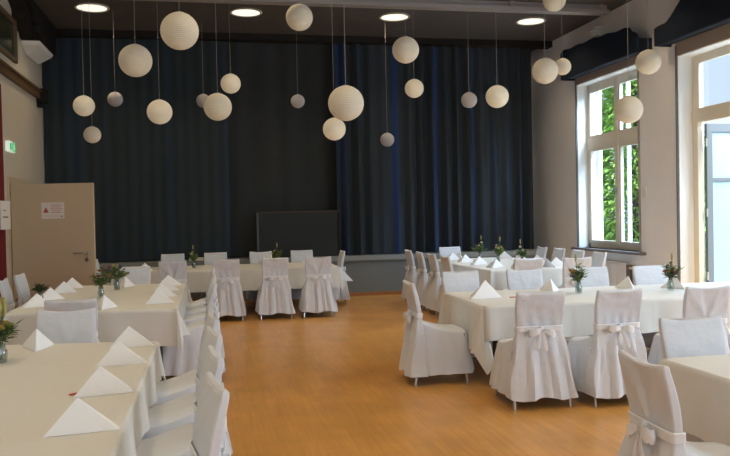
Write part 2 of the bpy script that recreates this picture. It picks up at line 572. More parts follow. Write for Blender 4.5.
# dark guide rails of the blackout blinds on the wall corners
n = 4
for (y0, y1, z0, z1) in (W1, W2):
    for yy in (y0 - .025, y1):
        struct('trim_%d' % n, MB().box(XR - .025, XR + .004, yy, yy + .025, z0, z1 + .15), M['guide'] if yy > y0 else M['guide_light'])
        n += 1
# right-hand wall: taupe lintel boards between pelmet and opening
for (y0, y1, z0, z1) in (W1, W2):
    struct('trim_%d' % n, MB().box(XR - .012, XR, y0 - .03, y1 + .03, z1, z1 + .20), simple('lintel_board', (0.36, 0.30, 0.25), .6))
    n += 1
# outside: terrace
struct('ground', MB().box(XR + .5, 30, -10, 45, -.3, -.05), M['terrace'])

# navy pelmets with bunched fabric over the windows
def pelmet(label, ya, yb, z0, top):
    """top = list of (fraction from the far end to the near end, height) of the gathered upper hem"""
    t = thing('window_pelmet', label, 'pelmet', (XR, (ya + yb) / 2, z0), 0, 'navy pelmets over the windows')
    L = (yb - ya) / 2
    poly = [(-L, 0), (L, 0)]
    for k in range(41):
        u = k / 40
        for (u0, h0), (u1, h1) in zip(top, top[1:]):
            if u0 <= u <= u1:
                hh = h0 + (h1 - h0) * (u - u0) / max(1e-6, u1 - u0)
                break
        poly.append((L - 2 * L * u, hh + .010 * math.sin(31 * u)))
    o = fix_normals(MB().prism(poly, -.28, -.22, 'x').build('valance', M['pelmet'], t, False, .008))
    for ya_ in (-L, L - .03):
        MB().box(-.22, 0, ya_, ya_ + .03, 0, .22).build('end_board', M['pelmet'], t, False)
    MB().box(-.22, 0, -L + .03, L - .03, .03, .045).build('soffit', M['navy_blue'], t, False)  # blue-lit underside put into the colour: bluer than the valance
    r = MB()
    rings = []
    for k in range(25):
        yy = -L + .05 + k / 24 * (2 * L - .1)
        rings.append([(-.11 + (.065 + .006 * math.sin(k * 2.1)) * math.cos(q * PI / 6), yy, .12 + (.065 + .006 * math.sin(k * 2.1)) * math.sin(q * PI / 6)) for q in range(12)])
    fix_normals(r.loft(rings).build('rolled_blind', M['navy_blue'], t))
pelmet('long navy pelmet over the tall window with trees behind', 11.30, 14.0, 4.08, [(0, .50), (.04, .55), (.5, .52), (.9, .44), (.93, .36), (.97, .34), (1, .22)])
pelmet('navy pelmet at the right edge over the open glass door', 8.0, 10.80, 4.05, [(0, .27), (.11, .29), (.36, .72), (.8, .72), (1, .3)])

# radiator, switch
t = thing('radiator', 'white panel radiator on the wall under the tall window', 'radiator', (XR - .04, 12.45, 0))
mb = MB()
for k in range(20):
    y0 = -.5 + k * .05
    mb.box(-.09, -.055, y0 + .006, y0 + .044, .14, .64)
mb.box(-.075, -.06, -.5, .5, .12, .66)
mb.build('front_panel', M['radiator'], t, False)
MB().box(-.055, -.0, -.5, .5, .15, .65).build('rear_panel', M['radiator'], t, False)
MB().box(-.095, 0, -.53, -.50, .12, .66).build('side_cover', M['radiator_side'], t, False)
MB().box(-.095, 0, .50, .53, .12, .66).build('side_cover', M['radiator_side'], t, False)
MB().box(-.095, 0, -.53, .53, .66, .675).build('top_grille', M['radiator'], t, False)
MB().tube([(-.045, -.53, .6), (-.045, -.6, .6)], .02, 10).build('valve', M['plastic'], t)
for yy in (-.4, .36):
    MB().box(-.06, -.03, yy, yy + .04, 0, .15).build('foot', M['radiator'], t, False)
t = thing('wall_switch', 'small white switch plate on the wall between the two windows', 'switch', (XR, 11.57, 1.86))
MB().box(-.014, 0, -.05, .05, -.09, .09).build('plate', M['plastic'], t, False, .004)
MB().box(-.02, -.014, -.03, .03, .01, .07).build('rocker', M['plastic'], t, False)
MB().box(-.02, -.014, -.03, .03, -.07, -.01).build('rocker', M['plastic'], t, False)

# ---- left wall
struct('trim_%d' % n, MB().box(XL, XL + .07, 3.0, 14.75, 3.74, 3.87).box(XL, XL + .10, 3.0, 14.75, 3.85, 3.89), M['wood_rail']); n += 1
t = thing('rail_bracket', 'dark block where the wooden wall rail ends beside the navy curtain', 'bracket', (XL, 14.72, 3.80))
MB().box(0, .16, -.12, .1, -.12, .12).build('block', M['beam_dark'], t, False, .01)
MB().box(.0, .11, -.08, .06, -.2, -.12).build('lower_step', M['beam_dark'], t, False)
# carved end of the roof truss and its corbel
t = thing('truss_bracket', 'dark carved timber truss end on the white corbel, top left', 'truss bracket', (XL + .004, 13.8, 4.53))
prof = [(-.30, 0), (1.05, 0), (1.05, .51), (-1.30, .51), (-1.27, .44), (-1.02, .40), (-.86, .33), (-.84, .22), (-.62, .20), (-.56, .10), (-.40, .07)]
fix_normals(MB().prism(prof, 0, .22, 'x').build('carved_block', M['beam_dark'], t, False, .012))
fix_normals(MB().prism([(p[0] * .82 + .1, p[1]) for p in prof], .22, .32, 'x').build('front_moulding', M['beam_dark'], t, False, .012))
t = thing('wall_corbel', 'white plaster corbel under the dark truss end, top left', 'corbel', (XL + .003, 13.55, 4.25))
c = MB()
c.loft([[(0, .35, .10), (.04, .35, .10), (.04, 1.15, .10), (0, 1.15, .10)],
        [(0, .05, .22), (.26, .05, .22), (.26, 1.15, .22), (0, 1.15, .22)],
        [(0, .0, .275), (.29, .0, .275), (.29, 1.15, .275), (0, 1.15, .275)]])
fix_normals(c.build('corbel_block', M['reveal'], t, False, .01))
t = thing('wall_corbel', 'small pale plaster block high on the right wall above the long navy pelmet', 'corbel', (XR - .003, 13.0, 4.70))
MB().box(-.10, 0, -.10, .10, 0, .10).build('corbel_block', M['reveal'], t, False, .01)
MB().box(-.14, 0, -.13, .13, .10, .16).build('cap', M['reveal'], t, False, .01)
# high internal window
r3 = bpy.data.objects.new('window_3', None)
col.objects.link(r3)
r3['kind'] = 'structure'
s = MB()
ya, yb, za, zb = 10.3, 13.10, 4.06, 4.72
s.box(XL, XL + .05, ya, yb, za, za + .07).box(XL, XL + .05, ya, yb, zb - .08, zb).box(XL, XL + .05, yb - .09, yb, za, zb).box(XL, XL + .05, ya, ya + .09, za, zb)
s.build('window_frame', M['olive_wood'], r3, False)
MB().box(XL, XL + .015, ya + .09, yb - .09, za + .07, zb - .08).build('pane', M['olive_glass'], r3, False)
# red drape at the left edge
def drape(name, label, cat, y_or_x, a, b, z0, z1, amp, per, mat, axis, group=None, seed=0, var=(.5, 1.25)):
    """pleated hanging cloth of real thickness"""
    q = random.Random(seed)
    npl = max(2, int((b - a) / per))
    N = npl * 8
    ph = [q.uniform(*var) for _ in range(npl + 2)]
    wid = [q.uniform(-.8, .8) for _ in range(npl + 2)]
    pts = []
    for i in range(N + 1):
        u = i / N * npl
        k = int(u)
        A = amp * (ph[k] * (1 - (u - k)) + ph[k + 1] * (u - k))
        off = A * math.sin(2 * PI * u + wid[k] * (1 - (u - k)) + wid[k + 1] * (u - k))
        pts.append((a + (b - a) * i / N, off))
    rings = []
    for z, sc in ((z0, 1.12), (z0 + (z1 - z0) * .35, 1.05), (z0 + (z1 - z0) * .8, .92), (z1, .7)):
        front = [(p[0], y_or_x + p[1] * sc, z) if axis == 'x' else (y_or_x + p[1] * sc, p[0], z) for p in pts]
        th = .02
        back = [(p[0], p[1] + th, p[2]) if axis == 'x' else (p[0] - th, p[1], p[2]) for p in reversed(front)]
        rings.append(front + back)
    o = fix_normals(MB().loft(rings).build(name, mat))
    return tag(o, label, cat, group)
drape('red_curtain', 'dark red curtain hanging on the left wall at the photo edge', 'curtain', XL + .06, 9.6, 11.93, 0.02, 3.55, .035, .16, M['red_curtain'], 'y', seed=3)
# notice on the post beside the red curtain
t = thing('notice_sheet', 'white notice sheet at the left edge in front of the red curtain', 'sign', (-2.77, 11.72, 1.68))
MB().box(-.012, 0, -.26, .26, -.20, .20).build('board', M['paper'], t, False)
MB().box(0, .002, -.15, .13, -.035, -.018).box(0, .002, -.15, .02, .06, .07).build('text_lines', M['ink'], t, False)
# emergency exit sign
t = thing('exit_sign', 'small green and white emergency exit sign on the left wall', 'exit sign', (XL, 12.56, 2.71))
MB().box(0, .05, -.20, .20, -.075, .075).build('housing', M['exit_white'], t, False)
MB().box(.05, .054, .0, .195, -.07, .07).build('green_field', M['exit_green'], t, False)
f = MB()
f.box(.05, .056, -.14, -.05, -.05, .05)
f.build('door_pictogram', M['exit_green'], t, False)
f = MB().lathe([(.012, 0), (.012, .004)], 10)
f.v = [(.054 + p[2], .1 + p[0], .05 + p[1]) for p in f.v]
m1 = Matrix.Rotation(R(20), 4, 'X')
f.box(.054, .058, .088, .112, -.01, .035).box(.054, .058, .06, .1, .012, .022).box(.054, .058, .1, .14, .0, .01).box(.054, .058, .075, .095, -.06, -.01).box(.054, .058, .105, .145, -.03, -.018)
f.build('running_figure', M['exit_white'], t, False)

# open door on the left
dt = bpy.data.objects.new('door_1', None)
col.objects.link(dt)
dt['kind'] = 'structure'
dt.location = (XL + .035, 12.46, 0)
dt.rotation_euler = (0, 0, R(-12))
MB().box(.02, 1.25, -.05, 0, .01, 2.14).build('door_leaf', M['door'], dt, False, .006)
h = MB().tube([(1.13, -.05, 1.10), (1.13, -.105, 1.10), (1.10, -.115, 1.10), (.96, -.115, 1.105)], .013, 10)
h.build('handle', M['steel'], dt)
ro = MB()
ro.lathe([(.03, 0), (.03, .012)], 20)
ro.v = [(1.13 + p[0], -.05 - p[2], 1.10 + p[1]) for p in ro.v]
ro.build('rosette', M['steel'], dt)
ro = MB()
ro.lathe([(.028, 0), (.028, .012)], 20)
ro.v = [(1.13 + p[0], -.05 - p[2], 1.00 + p[1]) for p in ro.v]
ro.build('keyhole_rosette', M['steel'], dt)
for zz in (.3, 1.8):
    MB().tube([(.01, -.055, zz), (.01, -.055, zz + .12)], .014, 8).build('hinge', M['steel'], dt)
struct('trim_%d' % n, MB().box(XL, XL + .03, 12.47, 13.78, 2.15, 2.26).box(XL, XL + .03, 13.69, 13.78, 0, 2.15).box(XL, XL + .03, 12.38, 12.47, 0, 2.26), M['door']); n += 1
t = thing('door_notice', 'white paper notice with red warning symbol taped on the open taupe door', 'sign', (XL + .035 + .645 * math.cos(R(12)) - .0535 * math.sin(R(12)), 12.46 - .645 * math.sin(R(12)) - .0535 * math.cos(R(12)), 1.74), R(-12))
MB().box(-.17, .17, -.003, 0, -.12, .12).build('sheet', M['paper'], t, False)
tri = MB()
tri.prism([(-.145, -.03), (-.06, -.03), (-.1025, .05)], -.006, -.003, 'y')
fix_normals(tri.build('warning_triangle', M['ink_red'], t, False))
tl = MB()
for k, (a, b) in enumerate(((-.04, .14), (-.02, .12), (-.04, .14), (-.01, .11), (-.03, .13))):
    tl.box(a, b, -.005, -.003, .075 - k * .028, .088 - k * .028)
tl.build('text_lines', M['ink_pink'], t, False)
MB().box(-.14, .12, -.005, -.003, -.085, -.077).build('rule_line', M['ink_pink'], t, False)
MB().box(.12, .145, -.006, -.003, -.098, -.080).build('dark_mark', M['ink_red'], t, False)

# ------------------------------------------------------------------ stage and curtains
SX = 6.62
struct('wall_stage', MB().box(XL, SX, 14.90, YB, 0, .69), M['stage_front'])
struct('trim_%d' % n, MB().box(XL, SX + .02, 14.86, YB, .69, .785), M['stage_top']); n += 1
struct('baseboard_stage', MB().box(XL, SX, 14.875, 14.90, 0, .07), M['skirting_wood'])
drape('stage_curtain', 'dark navy velvet curtain covering the left half of the stage', 'curtain', 15.13, XL + .02, 0.42, .80, ZC - .01, .013, .21, M['navy'], 'x', 'stage curtains', 11)
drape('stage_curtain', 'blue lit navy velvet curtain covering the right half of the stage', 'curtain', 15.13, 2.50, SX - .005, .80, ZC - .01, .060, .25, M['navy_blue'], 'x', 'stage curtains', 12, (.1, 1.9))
drape('black_backdrop', 'plain black cloth in the gap between the two navy curtains', 'backdrop', 15.42, 0.30, 2.70, .80, ZC - .01, .02, .45, M['black'], 'x', seed=13)
t = thing('stage_screen', 'low dark screen with thin brown top rail standing mid stage', 'screen', (1.72, 15.0, .785))
MB().box(-.76, .76, .0, .03, .0, .86).build('panel', M['black'], t, False)
MB().box(-.80, .80, -.015, .04, .86, .89).build('top_rail', M['brown_trim'], t, False)
MB().box(-.80, -.765, -.015, .04, .0, .86).build('post', M['screen_post'], t, False)
MB().box(.765, .79, -.015, .04, .0, .86).build('post', M['beam_dark'], t, False)
tag(MB().box(-.13, .13, -.045, .045, 0, .055).build('paper_stack', M['paper'], None, False), 'bright white paper stack lying on the stage edge behind the tables', 'paper').location = (-.22, 14.91, .786)

# ------------------------------------------------------------------ downlights
DX = [-1.76, .72, 3.30, 5.85]
DY = [13.36, 10.6, 7.84, 5.08, 2.32, -.44]
dn = ['leftmost round ceiling downlight, above the taupe door', 'second round ceiling downlight from the left', 'third round ceiling downlight from the left, over the stage gap', 'rightmost round ceiling downlight, towards the window wall']
for j, yy in enumerate(DY):
    for i, xx in enumerate(DX):
        if j == 0:
            t = thing('ceiling_downlight', dn[i], 'ceiling light', (xx, yy, ZC), 0, 'round ceiling downlights')
            MB().lathe([(.235, -.0), (.27, -.0), (.275, -.018), (.262, -.03), (.235, -.022)], 36, cap0=False, cap1=False).build('rim', M['lamp_rim'], t)
            MB().lathe([(.002, -.018), (.237, -.018), (.237, -.012), (.002, -.012)], 36).build('diffuser', M['lamp_face'], t)
        ld = bpy.data.lights.new('downlight', 'AREA')
        ld.shape = 'DISK'
        ld.size = .46
        ld.energy = LAMP_POWER
        ld.spread = R(125)
        ld.color = LAMP_COL
        lo = bpy.data.objects.new('downlight', ld)
        col.objects.link(lo)
        lo.location = (xx, yy, ZC - .035)

# ------------------------------------------------------------------ covered banquet chair
def rrect(hw, y0, y1, z, n=40, p=5.0, fold=0.0, nf=9, zf=None, ph=0.0):
    cy, hd = (y0 + y1) / 2, (y1 - y0) / 2
    out = []
    for k in range(n):
        a = 2 * PI * k / n
        c, s = math.cos(a), math.sin(a)
        m = (abs(c) ** p + abs(s) ** p) ** (-1 / p)
        x, yy = m * c, m * s
        w = 1 + fold * math.sin(nf * a + ph) + fold * .6 * math.sin((nf + 4) * a + 1.3 + ph)
        px, py = x * hw * w, cy + yy * hd * w
        out.append((px, py, z(px, py) if callable(z) else z))
    return out

def make_chair(variant):
    q = random.Random(variant)
    t = thing('banquet_chair', '', 'chair')
    ph = q.uniform(0, 6)
    # fabric cover: skirt round the seat, and back panel
    c = MB()
    rings = []
    for (z, hw, ya, yb, fo) in ((.095, .282, -.25, .300, .040), (.18, .272, -.245, .289, .034), (.28, .256, -.235, .272, .024), (.38, .238, -.225, .255, .012), (.45, .224, -.215, .240, .003), (.478, .214, -.205, .228, 0), (.492, .190, -.185, .205, 0), (.497, .12, -.12, .14, 0), (.498, .03, -.03, .05, 0)):
        rings.append(rrect(hw, ya, yb, (lambda px, py, z=z: z + .085 * min(1, max(0, .12 - py) / .32) ** 1.6 * min(1, max(0, z - .36) / .09)), 56, 6, fo, 11, ph=ph))
    c.loft(rings, cap0=False)
    prof = ((.085, .286, -.345, -.16), (.20, .268, -.328, -.165), (.32, .250, -.308, -.172), (.44, .231, -.288, -.18), (.54, .214, -.270, -.188), (.60, .198, -.256, -.195), (.64, .190, -.250, -.200), (.70, .198, -.257, -.206), (.78, .205, -.272, -.220), (.86, .207, -.287, -.243), (.91, .205, -.296, -.258), (.937, .203, -.298, -.264), (.945, .196, -.292, -.270))
    zs = [.085, .13, .18, .24, .30, .36, .42, .48, .53, .57, .60, .62, .64, .66, .68, .70, .725, .75, .775, .80, .825, .85, .875, .90, .92, .937, .945]
    pl = q.uniform(36, 46)
    amp = (.018, .021, .016)[variant - 1]
    rings = []
    for z in zs:
        for p0, p1 in zip(prof, prof[1:]):
            if p0[0] <= z <= p1[0]:
                f = (z - p0[0]) / (p1[0] - p0[0])
                hw, yr, yf = [a_ + (b_ - a_) * f for a_, b_ in zip(p0[1:], p1[1:])]
                break
        ring = []
        for (x, yy, zz) in rrect(hw, yr, yf, z, 76, 8):
            xn = x / hw
            rear = yy < (yr + yf) / 2
            d, dz = 0, 0
            if z < .62:
                t_ = min(1, (.62 - z) / .22)
                g = math.sin(xn * pl * .2 + ph) + .55 * math.sin(xn * pl * .37 + 2 * ph + z * 3) + .3 * math.sin(xn * pl * .6 + z * 7)
                d = amp * t_ * g
                if abs(xn) > .97:
                    x += .012 * t_ * math.sin(z * 14 + ph)
                if z < .1:
                    dz = .012 * math.sin(5 * xn + ph)
            else:
                v = (z - .64) / .30
                u = max(0, 1 - xn * xn)
                if variant == 1:      # swag hanging from the two top corners, creases above the sash
                    d = .020 * u * math.sin(max(0, min(1, v)) * PI)
                    d += .010 * math.sin(11 * (v - .55 * abs(xn) ** 1.6)) * u * max(0, v - .25)
                    d += .007 * math.sin(xn * 16 + ph) * max(0, 1 - v * 2.2)
                elif variant == 2:    # folds running from the corners down to the knot
                    for c0, sg in ((.95, .13), (.55, .10)):
                        w = abs(xn) - c0 * max(0, v)
                        d -= .014 * math.exp(-(w / sg) ** 2) * math.sin(PI * max(0, min(1, v * .9 + .05)))
                    d += .012 * u * math.sin(max(0, min(1, v)) * PI)
                else:                 # soft crossing creases
                    d = .012 * u * math.sin(max(0, min(1, v)) * PI)
                    w = xn * .8 - (v - .5) * 1.5
                    d -= .010 * math.exp(-(w / .16) ** 2) * math.sin(PI * max(0, min(1, v)))
                    d += .006 * math.sin(xn * 13 + 4 * v + ph) * max(0, 1 - v * 1.6)
                if variant != 2:      # crescent step where the top flap overlaps the lower layer
                    st_ = (v - (.86 - .34 * (1 - xn * xn))) / .05
                    d -= .010 * max(0, min(1, st_)) * u
                if z > .93:
                    dz = -.020 * (1 - xn * xn)
                    d *= .3
            ring.append((x, yy + d * (1 if rear else .25), z + dz))
        rings.append(ring)
    c.loft(rings, cap0=False)
    cover = fix_normals(c.build('chair_cover', M['cover'], t))
    # legs
    for sx in (-1, 1):
        MB().tube([(sx * .225, -.20, .46), (sx * .232, -.245, .22), (sx * .236, -.285, 0)], .011, 8).build('leg', M['chrome'], t)
        MB().tube([(sx * .205, .195, .46), (sx * .215, .215, 0)], .011, 8).build('leg', M['chrome'], t)
    # sash with bow
    s = MB()
    rings = []
    for z, g in ((.617, .001), (.620, .007), (.64, .006), (.659, .007), (.663, .001)):
        rings.append(rrect(.193 + g, -.256 - g, -.195 + g, z + 0, 44, 7))
    s.loft(rings, cap0=False, cap1=False)
    sash = fix_normals(s.build('sash', M['sash'], t))
    b = MB()
    yb = -.278
    b.lathe([(.003, -.024), (.014, -.020), (.018, 0), (.014, .020), (.003, .024)], 10, (0, yb, .64))
    for sx in (-1, 1):
        tilt = q.uniform(-.45, -.05)
        # a ribbon loop: the strip leaves the knot, folds over and returns
        path = []
        for k in range(15):
            u = k / 14
            a2 = PI * u
            L = .012 + .095 * math.sin(a2) ** .8
            path.append((L, .026 * math.cos(a2)))
        rings = []
        for k, (L, dep) in enumerate(path):
            w = .009 + .021 * min(1, L / .07)
            w *= 1 + .18 * math.sin(2.2 * k)
            xx, zz = sx * L, .64 + tilt * L
            yy = yb - .018 - dep * min(1, L / .05)
            rings.append([(xx - .002 * sx, yy - .002, zz - w), (xx + .012 * sx * (L / .12), yy - .002, zz), (xx - .002 * sx, yy - .002, zz + w), (xx - .002 * sx, yy + .002, zz + w), (xx + .010 * sx * (L / .12), yy + .002, zz), (xx - .002 * sx, yy + .002, zz - w)])
        b.loft(rings)
        # tails
        tx = q.uniform(.01, .06)
        ln = q.uniform(.09, .19)
        rings = []
        for k in range(8):
            u = k / 7
            cx, cz, hw = sx * (.008 + tx * u), .635 - ln * u, .007 + .013 * u
            yy = yb - .004 - .016 * math.sin(3 * u) - .03 * u
            rings.append([(cx - hw, yy, cz), (cx, yy - .010 * u, cz + .004), (cx + hw, yy - .004, cz + .012), (cx + hw, yy + .000, cz + .012), (cx, yy - .006 * u, cz + .004), (cx - hw, yy + .004, cz)])
        b.loft(rings)
    fix_normals(b.build('bow', M['sash'], sash))
    return t

protos = [make_chair(k) for k in (1, 2, 3)]
used = [False] * 3
cc = [0]
def chair(bx, by, facing, label, group):
    """bx, by = middle of the top of the back; facing = degrees of the seat direction (0 = +X, 90 = +Y)"""
    k = cc[0] % 3
    cc[0] += 1
    d = Vector((math.cos(R(facing)), math.sin(R(facing))))
    loc = (bx + d.x * .275, by + d.y * .275, 0)
    rz = R(facing - 90)
    if not used[k]:
        used[k] = True
        o = protos[k]
        o.location, o.rotation_euler = loc, (0, 0, rz)
        o['label'], o['group'] = label, group
        return o
    return dup(protos[k], label, loc, rz, group)

G = 'white covered chairs at the near left table'
for yy, a, lb in ((3.16, 189, 'white covered chair with bow nearest the camera on the right side of near left table'),
                  (3.86, 187, 'second nearest white covered chair on the right side of near left table'),
                  (4.56, 189, 'third nearest white covered chair on the right side of near left table'),
                  (5.26, 186, 'farthest white covered chair on the right side of near left table')):
    chair(.015, yy, a, lb, G)
chair(-1.03, 6.04, 270, 'white covered chair at the far end of near left table, facing the camera', G)
G = 'white covered chairs at the middle left table'
chair(-1.12, 6.78, 91, 'white covered chair at the near end of middle left table, its back to the camera', G)
for yy, a, lb in ((7.9, 180, 'nearest white covered chair on the aisle side of middle left table'),
                  (8.62, 178, 'second nearest white covered chair on the aisle side of middle left table'),
                  (9.34, 182, 'third nearest white covered chair on the aisle side of middle left table'),
                  (10.06, 180, 'farthest white covered chair on the aisle side of middle left table')):
    chair(.05, yy, a, lb, G)
chair(-2.27, 9.42, 3, 'white covered chair at the left photo edge beside middle left table', G)
chair(-2.27, 10.2, -2, 'white covered chair in front of the taupe door beside middle left table', G)
chair(-.98, 11.0, 270, 'white covered chair at the far end of middle left table, behind the flowers', G)
G = 'white covered chairs at the table before the stage'
for xx, lb in ((-.53, 'leftmost of four covered chairs along the near side of the stage table'),
               (.26, 'second from left of four covered chairs along the near side of the stage table'),
               (1.01, 'third from left of four covered chairs along the near side of the stage table'),
               (1.68, 'rightmost of four covered chairs along the near side of the stage table')):
    chair(xx, 12.08, 90 + rnd.uniform(-3, 3), lb, G)
for xx, lb in ((-.63, 'leftmost of four covered chairs between the stage table and the stage'),
               (.13, 'second from left of four covered chairs between the stage table and the stage'),
               (.95, 'third from left of four covered chairs between the stage table and the stage'),
               (1.71, 'rightmost of four covered chairs between the stage table and the stage')):
    chair(xx, 14.50, 270, lb, G)
chair(2.36, 13.80, 180, 'white covered chair at the right end of the stage table, seen from the side', G)
chair(-1.80, 13.3, 0, 'white covered chair at the left end of the stage table, beside the door', G)
G = 'white covered chairs at the large middle right table'
chair(2.62, 5.88, 88, 'white covered chair with bow, back to camera, left front of large right table', G)
chair(3.27, 5.80, 92, 'white covered chair with sash, second along the front of large right table', G)
chair(4.06, 5.78, 90, 'white covered chair at right photo edge, third along front of large right table', G)
chair(1.87, 7.20, -2, 'white covered chair seen from its side at the left end of large right table', G)
for xx, yy, lb in ((2.72, 8.22, 'leftmost covered chair on the far side of large right table'),
                   (3.46, 8.20, 'second covered chair from left on the far side of large right table'),
                   (4.22, 8.12, 'third covered chair from left on the far side of large right table, behind the flowers'),
                   (4.90, 8.02, 'rightmost covered chair on the far side of large right table, beside the radiator')):
    chair(xx, yy, 268, lb, G)
G = 'white covered chairs at the near right table'
chair(1.86, 3.10, -3, 'white covered chair with sash, back to the aisle, left end of near right table', G)
chair(2.82, 4.18, 270, 'white covered chair facing the camera at the far side of near right table', G)
G = 'white covered chairs at the far right table'
for yy, lb in ((11.15, 'nearest covered chair on the aisle side of the far right table'),
               (11.87, 'second nearest covered chair on the aisle side of the far right table'),
               (12.6, 'third nearest covered chair on the aisle side of the far right table'),
               (13.33, 'farthest covered chair on the aisle side of the far right table, by the stage')):
    chair(3.46, yy, rnd.uniform(-3, 3), lb, G)
for yy, lb in ((13.1, 'farthest covered chair on the window side of the far right table'),
               (12.4, 'third nearest covered chair on the window side of the far right table'),
               (11.7, 'second nearest covered chair on the window side of the far right table'),
               (11.0, 'nearest covered chair on the window side of the far right table')):
    chair(5.88, yy, 180 + rnd.uniform(-3, 3), lb, G)
chair(4.45, 14.05, 270, 'white covered chair at the stage end of the far right table', G)
chair(4.28, 9.98, 90, 'left one of two covered chairs at the near end of the far right table', G)
chair(4.97, 9.92, 90, 'right one of two covered chairs at the near end of the far right table', G)

# ------------------------------------------------------------------ tables and cloths
def table(x0, x1, y0, y1, rz, tl, cl, drops, seed, shear=0.0, lean=(0, 0, 0, 0)):
    """drops = overhang on left(-x), right(+x), near(-y), far(+y)"""
    cx, cy, hx, hy = (x0 + x1) / 2, (y0 + y1) / 2, (x1 - x0) / 2, (y1 - y0) / 2
    t = thing('banquet_table', tl, 'table', (cx, cy, 0), rz, 'banquet tables')
    sm = Matrix(((1, 0, 0, 0), (-shear, 1, 0, shear * hx), (0, 0, 1, 0), (0, 0, 0, 1)))
    MB().box(-hx + .01, hx - .01, -hy + .01, hy - .01, .715, .742, sm).build('tabletop', M['tabletop'], t, False)
    MB().box(-hx + .14, hx - .14, -hy + .14, hy - .14, .65, .715, sm).build('apron', M['tabletop'], t, False)
    for sx in (-1, 1):
        for sy in (-1, 1):
            lx, ly = sx * (hx - .17), sy * (hy - .17)
            ly -= shear * (lx - hx)
            MB().tube([(lx, ly, .66), (lx, ly, .0)], .024, 10).build('leg', M['table_leg'], t)
    q = random.Random(seed)
    dl_, dr, dn_, df = drops
    # perimeter: list of (px, py, ox, oy, length, cornerness)
    per = []
    def side(ax, ay, bx, by, ox, oy, L):
        n = max(4, int(math.hypot(bx - ax, by - ay) / .07))
        for k in range(n):
            u = k / n
            per.append((ax + (bx - ax) * u, ay + (by - ay) * u, ox, oy, L, 0.0, 0.0, 0.0))
    cidx = [0]
    def corner(px, py, a0, La, Lb):
        m = 14
        ci = cidx[0]
        cidx[0] += 1
        for k in range(m):
            f = (k + .0) / m * PI / 2
            L = min(La / max(1e-6, math.cos(f)), Lb / max(1e-6, math.sin(f)))
            per.append((px, py, math.cos(a0 + f), math.sin(a0 + f), L, math.sin(2 * f), (1 + k / m) if lean[ci] else 0, a0))
    side(-hx, -hy, hx, -hy, 0, -1, dn_)
    corner(hx, -hy, -PI / 2, dn_, dr)
    side(hx, -hy, hx, hy, 1, 0, dr)
    corner(hx, hy, 0, dr, df)
    side(hx, hy, -hx, hy, 0, 1, df)
    corner(-hx, hy, PI / 2, df, dl_)
    side(-hx, hy, -hx, -hy, -1, 0, dl_)
    corner(-hx, -hy, PI, dl_, dn_)
    US = (0, .02, .05, .09, .18, .30, .43, .57, .71, .86, 1)
    K = len(US) - 1
    p1, p2 = q.uniform(0, 6), q.uniform(0, 6)
    rows = []
    zt = .748
    for k in range(K + 1):
        u = US[k]
        row = []
        s = 0
        for i, (px, py, ox, oy, L, cn, ln_, a0) in enumerate(per):
            r = L * u
            s = i * .07
            flare = .035 * r + .018 * (r / .3) * math.sin(s * 9 + p1) * (1 - .8 * cn) + .012 * (r / .3) * math.sin(s * 21 + p2) * (1 - cn)
            flare += cn * r * .17
            o = -.006 + .014 * min(1, u / .05) + flare
            z = zt - math.sqrt(max(0, r * r - (cn * r * .17) ** 2))
            X_, Y_ = px + ox * o, py + oy * o
            if ln_ and k:
                # the loose corner swings round and hangs in front of the long side
                f_ = ln_ - 1
                keys = ((0, 0.0, 0.0, dn_), (.3, -.02, -.05, .43), (.62, .08, -.035, .56), (1.001, .11, 0.0, dr)) if px > 0 else ((0, -.08, 0.0, .43), (.45, .02, -.06, .62), (.72, .09, -.05, .52), (1.001, 0.0, -.01, dn_))
                for q0, q1 in zip(keys, keys[1:]):
                    if q0[0] <= f_ <= q1[0]:
                        w_ = (f_ - q0[0]) / (q1[0] - q0[0])
                        dx_, dy_, L_ = [a_ + (b_ - a_) * w_ for a_, b_ in zip(q0[1:], q1[1:])]
                dx_ *= lean[1 if px > 0 else 3]
                ob_ = -.006 + .014 * min(1, u / .05)
                X_, Y_, z = px + ox * ob_ + dx_ * u, py + oy * ob_ + dy_ * u, zt - math.sqrt(max(0, (L_ * u) ** 2 - (dx_ * u) ** 2 - (dy_ * u) ** 2))
            elif k and lean[1] and ox > .9 and cn == 0:
                dd = max(0, 1 - (py + hy) / .35)
                X_ += .10 * lean[1] * u * dd * dd
            elif k and lean[3] and ox < -.9 and cn == 0:
                dd = max(0, 1 - (py + hy) / .35)
                X_ -= .08 * u * dd * dd
            row.append((X_, Y_ - shear * (X_ - hx), z))
        rows.append(row)
    m = MB()
    n = len(per)
    vs = [p for r in rows for p in r]
    fs = []
    for k in range(K):
        for j in range(n):
            j2 = (j + 1) % n
            fs.append((k * n + j, (k + 1) * n + j, (k + 1) * n + j2, k * n + j2))
    nside = len(fs)
    # flat top: a regular grid of its own inside the rounded edge, joined to the first row by a ring
    ix, iy = hx - .03, hy - .03
    inner, prev = [], None
    for (px, py, *_r) in per:
        q_ = (max(-ix, min(ix, px)), max(-iy, min(iy, py)))
        if q_ != prev:
            vs.append((q_[0], q_[1] - shear * (q_[0] - hx), zt))
        inner.append(len(vs) - 1)
        prev = q_
    inner = [inner[0] if vs[i_] == vs[inner[0]] else i_ for i_ in inner]
    for j in range(n):
        j2 = (j + 1) % n
        f_ = [inner[j], j, j2] + ([inner[j2]] if inner[j2] != inner[j] else [])
        fs.append(tuple(f_))
    vs.append((0, shear * hx, zt))
    for j in range(n):
        j2 = (j + 1) % n
        if inner[j] != inner[j2]:
            fs.append((inner[j], inner[j2], len(vs) - 1))
    m.add(vs, fs)
    o = m.build('tablecloth', M['cloth'], None, False)
    fix_normals(o)
    o.data.polygons.foreach_set('use_smooth', [i_ < nside for i_ in range(len(o.data.polygons))])
    o.location = (cx, cy, 0)
